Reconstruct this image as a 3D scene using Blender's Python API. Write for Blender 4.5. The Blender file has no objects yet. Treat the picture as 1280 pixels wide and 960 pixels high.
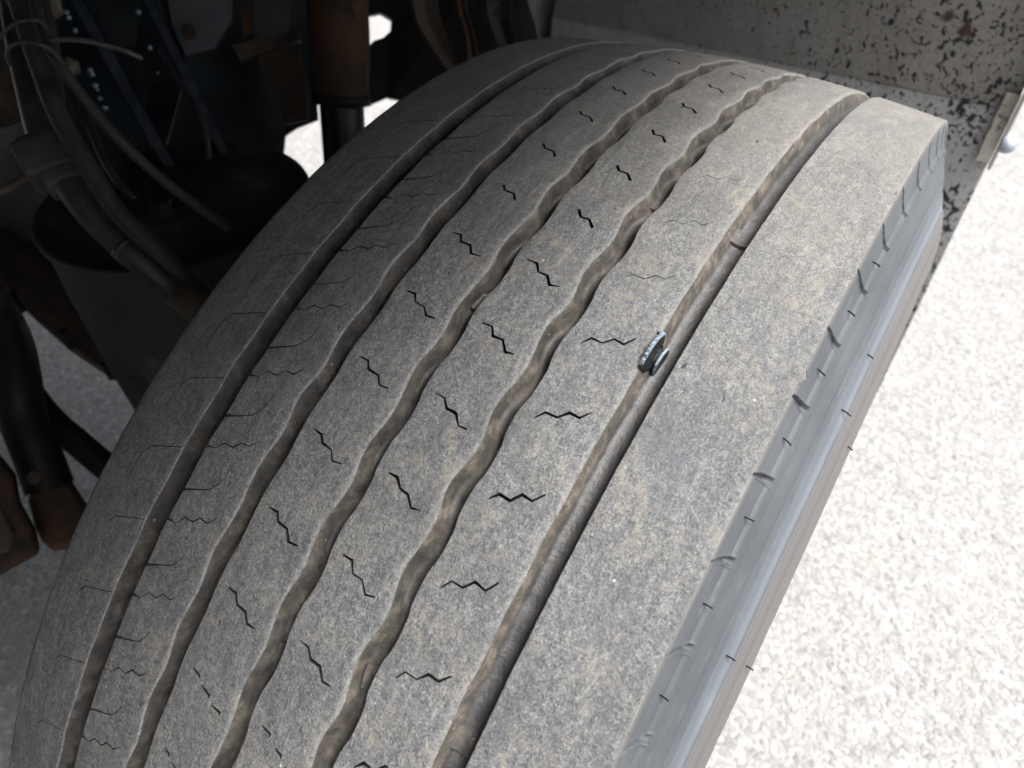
import bpy, bmesh, math, random
from mathutils import Vector, Matrix, noise
from mathutils.geometry import delaunay_2d_cdt
C = bpy.context.scene.collection
S = bpy.context.scene
R_ = math.radians
PI = math.pi

# ------------------------------------------------------------------ camera
AX = 0.49                                   # height of the axle over the ground
CAM_POS = Vector((0.38999393, 0.16716964, 0.66369682 + AX))
CAM_M = Matrix(((-0.5592671721, -0.5683968705, 0.6034444696),
                (0.8289874729, -0.3834626225, 0.4071070952),
                (0.0, 0.7279295397, 0.6856519417)))
FPX = 898.8855                              # focal length for a 1280 px wide picture
cam = bpy.data.cameras.new('camera')
cam.sensor_width = 36.0
cam.lens = FPX / 1280 * 36.0
cam.clip_start = 0.01; cam.clip_end = 400
cam.dof.use_dof = True
cam.dof.focus_distance = 0.33
cam.dof.aperture_fstop = 11.0
co = bpy.data.objects.new('camera', cam); C.objects.link(co)
co.matrix_world = Matrix.Translation(CAM_POS) @ CAM_M.to_4x4()
S.camera = co

# ------------------------------------------------------------------ daylight
SUN_EL, SUN_AZ = 62.0, 96.0                 # azimuth counted from +X towards +Y
world = bpy.data.worlds.new('World'); S.world = world; world.use_nodes = True
wn = world.node_tree.nodes; wl = world.node_tree.links; wn.clear()
wo = wn.new('ShaderNodeOutputWorld'); wb = wn.new('ShaderNodeBackground')
sky = wn.new('ShaderNodeTexSky'); sky.sky_type = 'NISHITA'; sky.sun_disc = False
sky.sun_elevation = R_(SUN_EL); sky.sun_rotation = R_(90 - SUN_AZ)
sky.dust_density = 6.0; sky.air_density = 1.0; sky.ozone_density = 0.6
wb.inputs['Strength'].default_value = 0.11
hs = wn.new('ShaderNodeHueSaturation'); hs.inputs['Saturation'].default_value = .35
wl.new(sky.outputs[0], hs.inputs['Color']); wl.new(hs.outputs[0], wb.inputs[0]); wl.new(wb.outputs[0], wo.inputs[0])
sun = bpy.data.lights.new('sun', 'SUN'); sun.energy = 2.2; sun.angle = R_(32); sun.color = (1.0, .97, .93)
so = bpy.data.objects.new('sun', sun); C.objects.link(so)
sd = Vector((math.cos(R_(SUN_EL)) * math.cos(R_(SUN_AZ)), math.cos(R_(SUN_EL)) * math.sin(R_(SUN_AZ)), math.sin(R_(SUN_EL))))
so.rotation_euler = sd.to_track_quat('Z', 'Y').to_euler()
S.view_settings.view_transform = 'Standard'; S.view_settings.look = 'None'
S.view_settings.gamma = 1.0
S.view_settings.exposure = 1.85

# ------------------------------------------------------------------ helpers
def ray(px, py):
    return (CAM_M @ Vector(((px - 640) / FPX, (480 - py) / FPX, -1.0))).normalized()
def at(px, py, D):                          # a point D metres from the lens
    return CAM_POS + D * ray(px, py)
def at_y(px, py, y):
    d = ray(px, py); return CAM_POS + d * ((y - CAM_POS.y) / d.y)

class MB:
    def __init__(s): s.v = []; s.f = []; s.c = []
    def add(s, vs, fs, col=None):
        o = len(s.v); s.v += [tuple(v) for v in vs]; s.f += [tuple(i + o for i in f) for f in fs]
        s.c += (col if isinstance(col, list) else [col if col is not None else 0.0] * len(vs))
    def grid(s, rows, closed=False, col=None):          # rows: list of equal-length lists of points
        n = len(rows[0]); m = len(rows); fs = []
        for i in range(m - (0 if closed else 1)):
            j = (i + 1) % m
            for k in range(n - 1):
                fs.append((i * n + k, i * n + k + 1, j * n + k + 1, j * n + k))
        s.add([p for r in rows for p in r], fs, col)
    def build(s, name, mat, parent=None, smooth=True, angle=None):
        me = bpy.data.meshes.new(name); me.from_pydata(s.v, [], s.f)
        if any(s.c):
            a = me.attributes.new('dust_shade', 'FLOAT', 'POINT'); a.data.foreach_set('value', s.c)
        bm = bmesh.new(); bm.from_mesh(me); bmesh.ops.recalc_face_normals(bm, faces=bm.faces) if parent is None or True else None
        if angle is not None:
            for e in bm.edges:
                if len(e.link_faces) == 2 and e.calc_face_angle(0) > R_(angle): e.smooth = False
        bm.to_mesh(me); bm.free()
        if smooth: me.polygons.foreach_set('use_smooth', [True] * len(me.polygons))
        me.materials.append(mat); me.update()
        o = bpy.data.objects.new(name, me); C.objects.link(o)
        if parent: o.parent = parent; o.matrix_parent_inverse = parent.matrix_world.inverted() if False else Matrix.Translation(-Vector(parent.location))
        return o

def thing(name, label, cat, loc=(0, 0, 0), group=None):
    o = bpy.data.objects.new(name, None); C.objects.link(o); o.location = loc
    o.empty_display_size = .05
    o['label'] = label; o['category'] = cat
    if group: o['group'] = group
    return o
def tag(o, label, cat, group=None):
    o['label'] = label; o['category'] = cat
    if group: o['group'] = group
    return o
def catmull(pts, n=10):
    P = [Vector(p) for p in pts]; P = [P[0] * 2 - P[1]] + P + [P[-1] * 2 - P[-2]]; out = []
    for i in range(1, len(P) - 2):
        a, b, c, d = P[i - 1:i + 3]
        for k in range(n):
            t = k / n
            out.append(.5 * ((2 * b) + (c - a) * t + (2 * a - 5 * b + 4 * c - d) * t * t + (3 * b - a - 3 * c + d) * t ** 3))
    out.append(P[-2]); return out
def tube(mb, pts, r, n=12, spline=True, caps=True, bump=0.0, fr=None):
    """r: number or function of t in 0..1"""
    P = catmull(pts) if spline and len(pts) > 2 else [Vector(p) for p in pts]
    rf = r if callable(r) else (lambda t: r)
    T0 = (P[1] - P[0]).normalized(); up = T0.orthogonal().normalized(); rows = []
    for i, p in enumerate(P):
        T = ((P[min(i + 1, len(P) - 1)] - P[max(i - 1, 0)])).normalized()
        up = (up - T * up.dot(T)).normalized(); w = T.cross(up)
        rr = rf(i / (len(P) - 1))
        row = []
        for k in range(n):
            a = 2 * PI * k / n; d = up * math.cos(a) + w * math.sin(a)
            q = rr * (1 + (bump * noise.noise((p + d * rr) * 40) if bump else 0))
            row.append(p + d * q)
        rows.append(row)
    vs = [p for r_ in rows for p in r_]; fs = []
    for i in range(len(rows) - 1):
        for k in range(n):
            fs.append((i * n + k, i * n + (k + 1) % n, (i + 1) * n + (k + 1) % n, (i + 1) * n + k))
    if caps: fs += [tuple(range(n)), tuple((len(rows) - 1) * n + k for k in range(n))]
    mb.add(vs, fs)
def lathe(mb, prof, centre, axis, n=48):
    """prof: list of (distance along the axis, radius)"""
    axis = Vector(axis).normalized(); u = axis.orthogonal().normalized(); w = axis.cross(u); c = Vector(centre)
    rows = [[c + axis * h + (u * math.cos(2 * PI * k / n) + w * math.sin(2 * PI * k / n)) * max(r, 1e-5) for h, r in prof] for k in range(n)]
    mb.grid(rows, closed=True)
def slab(mb, pts, t, bevel=0.0):
    """a plate with the given outline (list of points roughly in a plane) and thickness vector t"""
    n = len(pts); vs = [Vector(p) for p in pts] + [Vector(p) + t for p in pts]
    mb.add(vs, [tuple(range(n)), tuple(range(2 * n - 1, n - 1, -1))] + [(i, (i + 1) % n, n + (i + 1) % n, n + i) for i in range(n)])
def box(mb, c, sx, sy, sz, ax=None):
    ax = ax or (Vector((1, 0, 0)), Vector((0, 1, 0)), Vector((0, 0, 1))); c = Vector(c)
    vs = [c + ax[0] * (sx * i / 2) + ax[1] * (sy * j / 2) + ax[2] * (sz * k / 2) for i in (-1, 1) for j in (-1, 1) for k in (-1, 1)]
    mb.add(vs, [(0, 1, 3, 2), (4, 6, 7, 5), (0, 4, 5, 1), (2, 3, 7, 6), (0, 2, 6, 4), (1, 5, 7, 3)])

# ------------------------------------------------------------------ materials
class NT:
    def __init__(s, name):
        s.m = bpy.data.materials.new(name); s.m.use_nodes = True
        s.n = s.m.node_tree.nodes; s.l = s.m.node_tree.links; s.n.clear()
        s.out = s.n.new('ShaderNodeOutputMaterial'); s.b = s.n.new('ShaderNodeBsdfPrincipled')
        s.l.new(s.b.outputs[0], s.out.inputs[0])
        tc = s.n.new('ShaderNodeTexCoord'); s.co = tc.outputs['Object']
    def set(s, k, v):
        if hasattr(v, 'is_output') or isinstance(v, bpy.types.NodeSocket): s.l.new(v, s.b.inputs[k])
        else: s.b.inputs[k].default_value = v
    def noise(s, scale, detail=3, rough=.5, co=None, dist=0):
        n = s.n.new('ShaderNodeTexNoise'); n.inputs['Scale'].default_value = scale
        n.inputs['Detail'].default_value = detail; n.inputs['Roughness'].default_value = rough; n.inputs['Distortion'].default_value = dist
        s.l.new(co or s.co, n.inputs['Vector']); return n.outputs['Fac']
    def vor(s, scale, feat='F1', co=None, out='Distance', rnd=1.0):
        n = s.n.new('ShaderNodeTexVoronoi'); n.feature = feat; n.inputs['Scale'].default_value = scale; n.inputs['Randomness'].default_value = rnd
        s.l.new(co or s.co, n.inputs['Vector']); return n.outputs[out]
    def ramp(s, f, stops, interp='LINEAR'):
        n = s.n.new('ShaderNodeValToRGB'); n.color_ramp.interpolation = interp; e = n.color_ramp.elements
        while len(e) < len(stops): e.new(.5)
        for q, (p, c) in zip(e, stops): q.position = p; q.color = (*c, 1) if isinstance(c, tuple) else (c, c, c, 1)
        s.l.new(f, n.inputs[0]); return n.outputs[0]
    def mix(s, f, a, b, mode='MIX'):
        n = s.n.new('ShaderNodeMix'); n.data_type = 'RGBA'; n.blend_type = mode
        for i, v in ((0, f), (6, a), (7, b)):
            if isinstance(v, bpy.types.NodeSocket): s.l.new(v, n.inputs[i])
            else: n.inputs[i].default_value = v if i == 0 else ((*v, 1) if isinstance(v, tuple) else (v, v, v, 1))
        return n.outputs[2]
    def math(s, op, a, b=0.0, clamp=False):
        n = s.n.new('ShaderNodeMath'); n.operation = op; n.use_clamp = clamp
        for i, v in ((0, a), (1, b)):
            if isinstance(v, bpy.types.NodeSocket): s.l.new(v, n.inputs[i])
            else: n.inputs[i].default_value = v
        return n.outputs[0]
    def map(s, co=None, scale=(1, 1, 1), loc=(0, 0, 0), rot=(0, 0, 0)):
        n = s.n.new('ShaderNodeMapping'); n.inputs['Scale'].default_value = scale; n.inputs['Location'].default_value = loc; n.inputs['Rotation'].default_value = rot
        s.l.new(co or s.co, n.inputs[0]); return n.outputs[0]
    def sep(s, co=None):
        n = s.n.new('ShaderNodeSeparateXYZ'); s.l.new(co or s.co, n.inputs[0]); return n.outputs
    def rng(s, v, a, b, c=0.0, d=1.0, smooth=False):
        n = s.n.new('ShaderNodeMapRange'); n.interpolation_type = 'SMOOTHSTEP' if smooth else 'LINEAR'
        for i, q in zip((1, 2, 3, 4), (a, b, c, d)): n.inputs[i].default_value = q
        s.l.new(v, n.inputs[0]); return n.outputs[0]
    def attr(s, name):
        n = s.n.new('ShaderNodeAttribute'); n.attribute_name = name; return n.outputs['Fac']
    def bump(s, h, strength=.5, dist=.001, prev=None):
        n = s.n.new('ShaderNodeBump'); n.inputs['Strength'].default_value = strength; n.inputs['Distance'].default_value = dist
        s.l.new(h, n.inputs['Height'])
        if prev: s.l.new(prev, n.inputs['Normal'])
        return n.outputs[0]

def wheel_coords(t):
    """distance along the tread, across it, and radius, in metres"""
    x, y, z = t.sep(); zz = t.math('SUBTRACT', z, AX)
    ang = t.math('ARCTAN2', x, zz); r = t.math('SQRT', t.math('ADD', t.math('MULTIPLY', x, x), t.math('MULTIPLY', zz, zz)))
    c = t.n.new('ShaderNodeCombineXYZ'); t.l.new(t.math('MULTIPLY', ang, .5), c.inputs[0]); t.l.new(y, c.inputs[1]); t.l.new(r, c.inputs[2])
    return c.outputs[0]
def mat_tread():
    t = NT('worn_tread_rubber'); W = wheel_coords(t)
    f = t.noise(1050, 6, .75); m = t.noise(360, 5, .7); g = t.noise(38, 5, .65); L = t.noise(9, 3, .5)
    scuff = t.noise(150, 6, .72, t.map(W, scale=(.28, 1, 1)), dist=.4)
    base = t.ramp(f, [(.36, (.010, .011, .012)), (.46, (.060, .063, .066)), (.56, (.142, .145, .147)), (.69, (.34, .335, .32))])
    base2 = t.ramp(m, [(.38, (.046, .051, .059)), (.5, (.102, .106, .110)), (.62, (.190, .187, .176))])
    c = t.mix(.45, base, base2)
    c = t.mix(t.ramp(scuff, [(.40, .38), (.52, 0.0)]), c, (.048, .052, .058))
    c = t.mix(t.ramp(scuff, [(.56, 0.0), (.72, .28)]), c, (.25, .245, .23))
    tan = t.mix(t.ramp(t.noise(150, 5, .65), [(.46, 0.0), (.64, 1.0)]), c, t.mix(.5, c, (.205, .178, .14)))
    c = t.mix(t.ramp(g, [(.42, 0.0), (.64, .95)]), c, tan)
    c = t.mix(t.ramp(t.noise(24, 4, .6), [(.50, 0.0), (.70, .25)]), c, (.080, .090, .105))
    # road dust lies thicker over the rear of the tread (towards the mudguard)
    x = t.sep()[0]
    d = t.math('MULTIPLY', t.rng(x, .22, -.12, 0, 1, True), t.ramp(L, [(.25, .35), (.7, 1.0)]))
    c = t.mix(t.math('MULTIPLY', d, .42), c, (.215, .195, .165))
    # polished darker patches and nicks
    c = t.mix(t.ramp(t.noise(16, 5, .6), [(.36, .42), (.50, 0.0)]), c, t.mix(.55, c, (.035, .037, .041)))
    nick = t.noise(210, 3, .5, t.map(W, scale=(.35, 1, 1), loc=(3, 1, 2)))
    c = t.mix(t.ramp(nick, [(.735, 0.0), (.76, .9)]), c, (.02, .02, .022))
    # pale rim of each rib, strongest along its right edge
    at_ = t.attr('dust_shade')
    c = t.mix(t.math('MULTIPLY', t.math('MAXIMUM', at_, 0.0), t.ramp(t.noise(90, 6, .75), [(.38, .0), (.64, .55)])), c, (.18, .172, .158))
    # pale grit
    v = t.vor(330); vr = t.vor(330, out='Color')
    c = t.mix(t.math('MULTIPLY', t.math('LESS_THAN', v, .18), t.math('GREATER_THAN', t.sep(vr)[0], .9985)), c, (.32, .31, .29))
    # clean rubber inside the slits, their shade painted in as near-black
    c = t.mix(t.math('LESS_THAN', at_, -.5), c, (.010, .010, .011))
    t.set('Base Color', c)
    t.set('Roughness', t.ramp(m, [(.3, .62), (.7, .9)])); t.set('Specular IOR Level', .3)
    b = t.bump(f, .75, .0007)
    b = t.bump(m, .7, .0011, b); b = t.bump(scuff, .45, .0010, b); b = t.bump(g, .4, .003, b); b = t.bump(nick, .25, .0012, b)
    t.set('Normal', b); return t.m
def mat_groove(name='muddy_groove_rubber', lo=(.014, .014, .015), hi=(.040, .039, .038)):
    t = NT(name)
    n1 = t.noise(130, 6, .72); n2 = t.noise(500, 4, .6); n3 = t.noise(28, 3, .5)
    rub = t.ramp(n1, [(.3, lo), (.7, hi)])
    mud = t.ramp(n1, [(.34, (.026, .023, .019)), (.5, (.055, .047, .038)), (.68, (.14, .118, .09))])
    k = t.math('ADD', t.attr('dust_shade'), t.rng(t.noise(70, 5, .65), .25, .75, -.55, .45), True)
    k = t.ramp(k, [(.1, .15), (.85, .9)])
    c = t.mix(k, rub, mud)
    v = t.vor(420); vr = t.vor(420, out='Color')
    c = t.mix(t.math('MULTIPLY', t.math('LESS_THAN', v, .26), t.math('GREATER_THAN', t.sep(vr)[0], .985)), c, (.16, .14, .11))
    t.set('Base Color', c); t.set('Roughness', t.mix(k, .42, .85)); t.set('Specular IOR Level', .45)
    t.set('Normal', t.bump(n2, .45, .0007, t.bump(n1, .4, .002))); return t.m
def mat_sidewall():
    t = NT('smooth_sidewall_rubber')
    x, y, z = t.sep()
    r = t.math('SQRT', t.math('ADD', t.math('MULTIPLY', x, x), t.math('MULTIPLY', t.math('SUBTRACT', z, AX), t.math('SUBTRACT', z, AX))))
    n = t.noise(22, 4, .6); f = t.noise(420, 4, .7)
    c = t.ramp(n, [(.3, (.036, .041, .047)), (.7, (.060, .066, .073))])
    # brown bloom ring and fine moulding lines round the tyre
    pink = t.math('MULTIPLY', t.rng(r, .4335, .4315, 0, 1, True), t.rng(r, .397, .400, 0, 1, True))
    c = t.mix(t.math('MULTIPLY', pink, .8), c, (.092, .084, .080))
    pale = t.math('MULTIPLY', t.rng(r, .4445, .4425, 0, 1, True), t.rng(r, .4330, .4345, 0, 1, True))
    c = t.mix(t.math('MULTIPLY', pale, .5), c, (.105, .122, .148))
    top = t.rng(r, .482, .490, 0, 1, True)
    c = t.mix(t.math('MULTIPLY', top, .5), c, (.135, .125, .115))
    c = t.mix(t.ramp(f, [(.62, 0.0), (.8, .35)]), c, (.25, .25, .25))
    t.set('Base Color', c); t.set('Roughness', t.ramp(n, [(.3, .52), (.7, .68)])); t.set('Specular IOR Level', .35)
    # fine moulding rings, with brighter scuffed crests
    rg = t.n.new('ShaderNodeCombineXYZ'); t.l.new(r, rg.inputs[0])
    rn = t.noise(900, 2, .5, rg.outputs[0]); rn2 = t.noise(160, 2, .5, rg.outputs[0])
    c2 = t.mix(t.ramp(rn, [(.5, 0.0), (.75, .14)]), c, (.16, .17, .18)); c2 = t.mix(t.ramp(rn2, [(.42, .30), (.56, 0.0)]), c2, (.026, .030, .036))
    scr = t.noise(60, 6, .8, t.map(scale=(1, 6, 1)))
    c2 = t.mix(t.ramp(scr, [(.58, 0.0), (.8, .4)]), c2, (.19, .185, .175))
    t.l.new(c2, t.b.inputs['Base Color'])
    t.set('Normal', t.bump(f, .15, .0004, t.bump(rn2, .5, .0012))); return t.m
def simple(name, a, b, scale=20, rough=(.5, .8), metal=0.0, bump=.3, bd=.001, spots=None, detail=5, spec=.3):
    t = NT(name); n = t.noise(scale, detail, .65)
    c = t.ramp(n, [(.3, a), (.7, b)])
    if spots: c = t.mix(t.ramp(t.noise(spots[1], 5, .7), [(spots[2], 0.0), (spots[2] + .08, 1.0)]), c, spots[0])
    t.set('Base Color', c); t.set('Roughness', t.ramp(n, [(.3, rough[0]), (.7, rough[1])])); t.set('Metallic', metal); t.set('Specular IOR Level', spec)
    t.set('Normal', t.bump(t.noise(scale * 6, 4, .6), bump, bd)); return t.m
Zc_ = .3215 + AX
def mat_guard():
    t = NT('dirty_grey_mudguard'); x, y, z = t.sep()
    n = t.noise(9, 4, .6); f = t.noise(260, 4, .7)
    c = t.ramp(n, [(.3, (.15, .143, .133)), (.7, (.215, .207, .193))])
    c = t.mix(t.ramp(f, [(.45, 0.0), (.75, .5)]), c, (.33, .32, .31))
    c = t.mix(t.ramp(t.noise(45, 5, .7), [(.5, 0.0), (.8, .45)]), c, (.13, .12, .11))
    c = t.mix(t.rng(z, Zc_ + .004, Zc_ - .006, 0, .75), c, (.34, .34, .335))  # band below the crease painted paler, standing for its brighter lighting
    st_ = t.noise(38, 5, .7, t.map(scale=(1, 1, .12)))
    c = t.mix(t.ramp(st_, [(.52, 0.0), (.75, .5)]), c, (.11, .10, .09))
    # black spatter, dense towards the outer edge, a few large blots
    k = t.math('MULTIPLY', t.rng(y, -.35, .12, .0, 1.0), t.rng(z, .36 + AX, .30 + AX, .8, 1.0))
    wc = t.mix(.018, t.co, t.vor(60, out='Color')) if False else t.co
    nb = t.noise(165, 2, .45, t.map(scale=(1, 1, .75)), dist=.5); big = t.noise(13, 3, .6)
    th = t.math('SUBTRACT', .72, t.math('MULTIPLY', k, t.rng(big, .35, .6, .08, .21)))
    s = t.rng(t.math('SUBTRACT', nb, th), 0, .02)
    c = t.mix(s, c, (.018, .018, .019))
    nb2 = t.noise(270, 2, .5); th2 = t.math('SUBTRACT', .71, t.math('MULTIPLY', k, t.rng(big, .3, .7, .03, .12)))
    c = t.mix(t.rng(t.math('SUBTRACT', nb2, th2), 0, .02), c, (.02, .02, .021))
    # two rust blots near the top
    for (yy, zz, rr) in ((.087, .413 + AX, .0075), (.108, .402 + AX, .0085), (-.104, .388 + AX, .005)):
        v = t.n.new('ShaderNodeVectorMath'); v.operation = 'DISTANCE'
        cb = t.n.new('ShaderNodeCombineXYZ'); t.l.new(y, cb.inputs[1]); t.l.new(z, cb.inputs[2])
        t.l.new(cb.outputs[0], v.inputs[0]); v.inputs[1].default_value = (0, yy, zz)
        d = t.math('ADD', v.outputs['Value'], t.rng(t.noise(110, 4, .6), .2, .8, -.006, .006))
        c = t.mix(t.rng(d, rr, rr * .55, 0, .9), c, (.045, .018, .011))
    t.set('Base Color', c); t.set('Roughness', .8); t.set('Specular IOR Level', .3)
    t.set('Normal', t.bump(f, .3, .0008, t.bump(n, .3, .01))); return t.m
def mat_ground(name, stones=False):
    t = NT(name)
    v = t.vor(115, out='Color'); n = t.noise(3, 4, .6); f = t.noise(60, 5, .7)
    cs = t.ramp(t.sep(v)[0], [(0, (.12, .12, .119)), (.35, (.165, .165, .164)), (.7, (.21, .21, .208)), (1, (.29, .29, .287))])
    c = t.mix(t.rng(n, .3, .7, 0, .5), cs, (.19, .19, .188)); c = t.mix(t.ramp(f, [(.45, 0.0), (.8, .6)]), c, (.25, .24, .225))
    e = t.vor(115, 'DISTANCE_TO_EDGE')
    c = t.mix(t.rng(e, .10, .02, 0, .3), c, (.27, .265, .255))
    c = t.mix(t.ramp(t.noise(14, 4, .65), [(.62, 0.0), (.76, .5)]), c, (.30, .23, .16))
    t.set('Base Color', c); t.set('Roughness', .9); t.set('Specular IOR Level', .25)
    h = t.math('SQRT', t.math('MINIMUM', e, .25))
    t.set('Normal', t.bump(h, .5, .005, t.bump(f, .4, .003))); return t.m
def mat_stone():
    t = NT('pale_aggregate_stone')
    oi = t.n.new('ShaderNodeNewGeometry'); r = oi.outputs['Random Per Island']
    c = t.ramp(r, [(0, (.13, .13, .128)), (.3, (.18, .18, .178)), (.75, (.235, .234, .231)), (1, (.32, .32, .316))])
    t.set('Base Color', c); t.set('Roughness', .85); t.set('Normal', t.bump(t.noise(200, 4), .4, .002)); return t.m

TREAD, GROOVE, SIDE = mat_tread(), mat_groove(), mat_sidewall()
GROOVE5 = mat_groove('smooth_wide_groove_rubber', (.020, .021, .024), (.046, .047, .049))
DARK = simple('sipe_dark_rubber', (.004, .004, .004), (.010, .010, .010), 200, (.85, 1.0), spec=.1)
BLACKRUB = simple('black_hose_rubber', (.014, .014, .016), (.034, .034, .038), 60, (.34, .5), bump=.25, spec=.4)
NAVY = simple('dark_navy_frame_paint', (.003, .007, .010), (.008, .016, .023), 14, (.3, .55), spots=((.05, .04, .03), 30, .66))
BLACKM = simple('grimy_black_metal', (.0025, .0025, .003), (.008, .007, .007), 25, (.5, .85), spots=((.05, .032, .02), 18, .62))
RUST = simple('rusted_brown_steel', (.014, .010, .008), (.075, .038, .020), 15, (.75, .95), bump=.6, bd=.002, spots=((.02, .016, .014), 12, .52))
RUSTG = simple('grey_brown_rusted_steel', (.030, .023, .018), (.085, .062, .048), 26, (.7, .95), bump=.6, bd=.002, spots=((.07, .034, .016), 14, .62))
ZINC = simple('dull_yellowish_zinc', (.09, .08, .055), (.16, .145, .11), 90, (.4, .7), .5)
STEEL = simple('bright_worn_steel', (.10, .13, .16), (.34, .41, .47), 420, (.42, .65), .5, .7, .0008, spots=((.012, .013, .016), 420, .53))
DKSTEEL = simple('shaded_black_steel', (.003, .003, .004), (.010, .011, .013), 300, (.6, .85), .0, .4, .0005)  # stud faces and neck, their shadow painted in as near-black
BOLT = simple('weathered_blue_grey_bolt', (.22, .26, .31), (.36, .40, .45), 80, (.4, .6), .5)
BRKT = simple('grey_galvanised_bracket', (.16, .16, .155), (.27, .265, .25), 30, (.5, .8), .3, .3)
LIP = simple('scuffed_dusty_lip', (.26, .235, .20), (.46, .43, .38), 40, (.6, .9), bump=.5, spots=((.10, .085, .07), 60, .58))
BLOCKM = simple('dark_light_blocker', (.006, .007, .008), (.016, .016, .016), 6, (.6, .9))
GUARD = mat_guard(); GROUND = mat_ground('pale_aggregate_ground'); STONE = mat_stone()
DRUM = simple('dusty_black_air_spring_rubber', (.008, .010, .011), (.026, .028, .028), 16, (.5, .8), bump=.6, bd=.003, spots=((.05, .046, .04), 14, .54))

# ================================================================== SETTING
def structure(o): o['kind'] = 'structure'; return o
m = MB()
gx = [-60, -25, -12, -7, -5] + [-4 + .1 * i for i in range(61)] + [4, 8, 20, 60]
gy = [-60, -25, -12, -7, -5] + [-4 + .1 * i for i in range(61)] + [4, 8, 20, 60]
m.grid([[Vector((x, y, .006 * noise.noise(Vector((x * 2, y * 2, 0))) - .004)) for y in gy] for x in gx])
structure(m.build('ground', GROUND))
# aggregate stones standing proud of the ground, where the picture looks at it closely
rnd = random.Random(4); m = MB()
ico = bmesh.new(); bmesh.ops.create_icosphere(ico, subdivisions=1, radius=1.0)
iv = [v.co.copy() for v in ico.verts]; jf = [tuple(v.index for v in f.verts) for f in ico.faces]; ico.free()
def stones(n, x0, x1, y0, y1):
    for _ in range(n):
        x = rnd.uniform(x0, x1); y = rnd.uniform(y0, y1)
        s = rnd.uniform(.0018, .0052) * (1.5 if rnd.random() < .08 else 1)
        a = rnd.uniform(0, PI); ca, sa = math.cos(a), math.sin(a); ex = rnd.uniform(.65, 1.25); h = rnd.uniform(.3, .5)
        vs = []
        for v in iv:
            q = Vector((v.x * ex, v.y / ex, v.z * h)) * s * rnd.uniform(.82, 1.12)
            vs.append((x + q.x * ca - q.y * sa, y + q.x * sa + q.y * ca, .006 * noise.noise(Vector((x * 2, y * 2, 0))) - .004 - s * .02 + q.z))
        m.add(vs, jf)
stones(19000, -1.5, .1, .16, .95); stones(5000, -2.6, -1.5, .16, .9); stones(9000, -.35, .55, -2.0, -.55)
o = m.build('ground_aggregate', STONE, smooth=False); o['kind'] = 'stuff'
o['label'] = 'pale crushed stone standing in the ground surface'

# ================================================================== TYRE
RT, CR = 0.5, 0.475199                     # tread radius at the centre line, crown
PITCH = R_(360.0 / 81)
TH0 = 5 * R_(4.457205) - 5 * PITCH
def theta(tau): return TH0 + tau * PITCH
def P3(tau, y, drop=0.0, r=None):           # y in mm, drop in mm
    th = theta(tau); yy = y * .001
    rr = (RT - CR * yy * yy if r is None else r) - drop * .001
    return Vector((rr * math.sin(th), yy, rr * math.cos(th) + AX))
tyre = thing('truck_wheel', 'truck wheel with a worn dusty tyre of five grooves and zigzag slits', 'truck wheel', (0, 0, 0))

def cw(t, ph): return math.cos(2 * PI * (t - ph))
def jit(t, k, a=.35): return a * noise.noise(Vector((t * 2.3, k * 7.1, 0))) * 2 + .12 * noise.noise(Vector((t * 14, k * 3.3, 5)))
def plateau(t, ph): c = cw(t, ph); return math.copysign(abs(c) ** .6, c)
EDGE = {  # (left, right) edge of each groove in mm as functions of tau
    1: (lambda t: -92.8 + .3 * cw(t, .3) + jit(t, 1, .2), lambda t: -80.0 + .2 * cw(t, .3) + jit(t, 2, .2)),
    2: (lambda t: -45.4 + 1.1 * cw(t, .2) + jit(t, 3, .5), lambda t: -35.5 + .5 * cw(t, .4) + jit(t, 4, .2)),
    3: (lambda t: -.4 + 1.0 * cw(t, .3) + jit(t, 5, .5), lambda t: 9.1 + .85 * plateau(t, .3) + jit(t, 6, .15)),
    4: (lambda t: 43.0 + 1.2 * cw(t, .25) + jit(t, 7), lambda t: 52.4 + .95 * plateau(t, .3) + jit(t, 8, .15)),
    5: (lambda t: 87.0 + jit(t, 9, .4), lambda t: 99.0 + jit(t, 10, .12)),
}
def chip(t): return 2.2 * max(0, 1 - abs((t - 3.92) / .10) ** 3) * (1 if t > 3.9 else .5)
LEFT = lambda t: -141.5 + jit(t, 11, .3)
RIGHT = lambda t: 144.9 + jit(t, 12, .12) + chip(t) + .22 * noise.noise(Vector((t * 31, 2, 9))) - .9 * max(0, noise.noise(Vector((t * 7, 8, 3))) - .38)
RIBS = [  # left edge, right edge, nominal a..b, rounding left, rounding right
    (LEFT, EDGE[1][0], -141.5, -92.8, 5.0, .9),
    (EDGE[1][1], EDGE[2][0], -80.0, -45.4, .7, 1.3),
    (EDGE[2][1], EDGE[3][0], -35.5, -.4, .6, 1.5),
    (EDGE[3][1], EDGE[4][0], 9.1, 43.0, .5, 1.6),
    (EDGE[4][1], EDGE[5][0], 52.4, 87.0, .5, 1.7),
    (EDGE[5][1], RIGHT, 99.0, 144.9, .5, .7),
]
ZIG = {
    4: [(.69, 59.6), (.59, 62.5), (.59, 67.8), (.48, 71.1), (.49, 76.0), (.37, 79.3)],
    3: [(.95, 14.8), (.95, 19.8), (1.05, 23.1), (1.05, 28.0), (1.16, 32.0), (1.14, 36.5)],
    2: [(.95, -29.2), (.95, -24.3), (1.04, -21.5), (1.05, -15.6), (1.155, -12.3), (1.135, -7.1)],
    1: [(.765, -80.4), (.73, -74.2), (.61, -70.5), (.61, -65.1), (.51, -61.9), (.505, -56.5), (.40, -52.8)],
}
HOOK1 = [(.355, -80.2), (.175, -64.8), (.06, -61.6), (-.03, -60.0), (-.25, -59.4)]
HOOK0 = [(.945, -93.6), (1.155, -113.4), (1.27, -116.6), (1.445, -118.0), (1.72, -117.4)]
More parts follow.
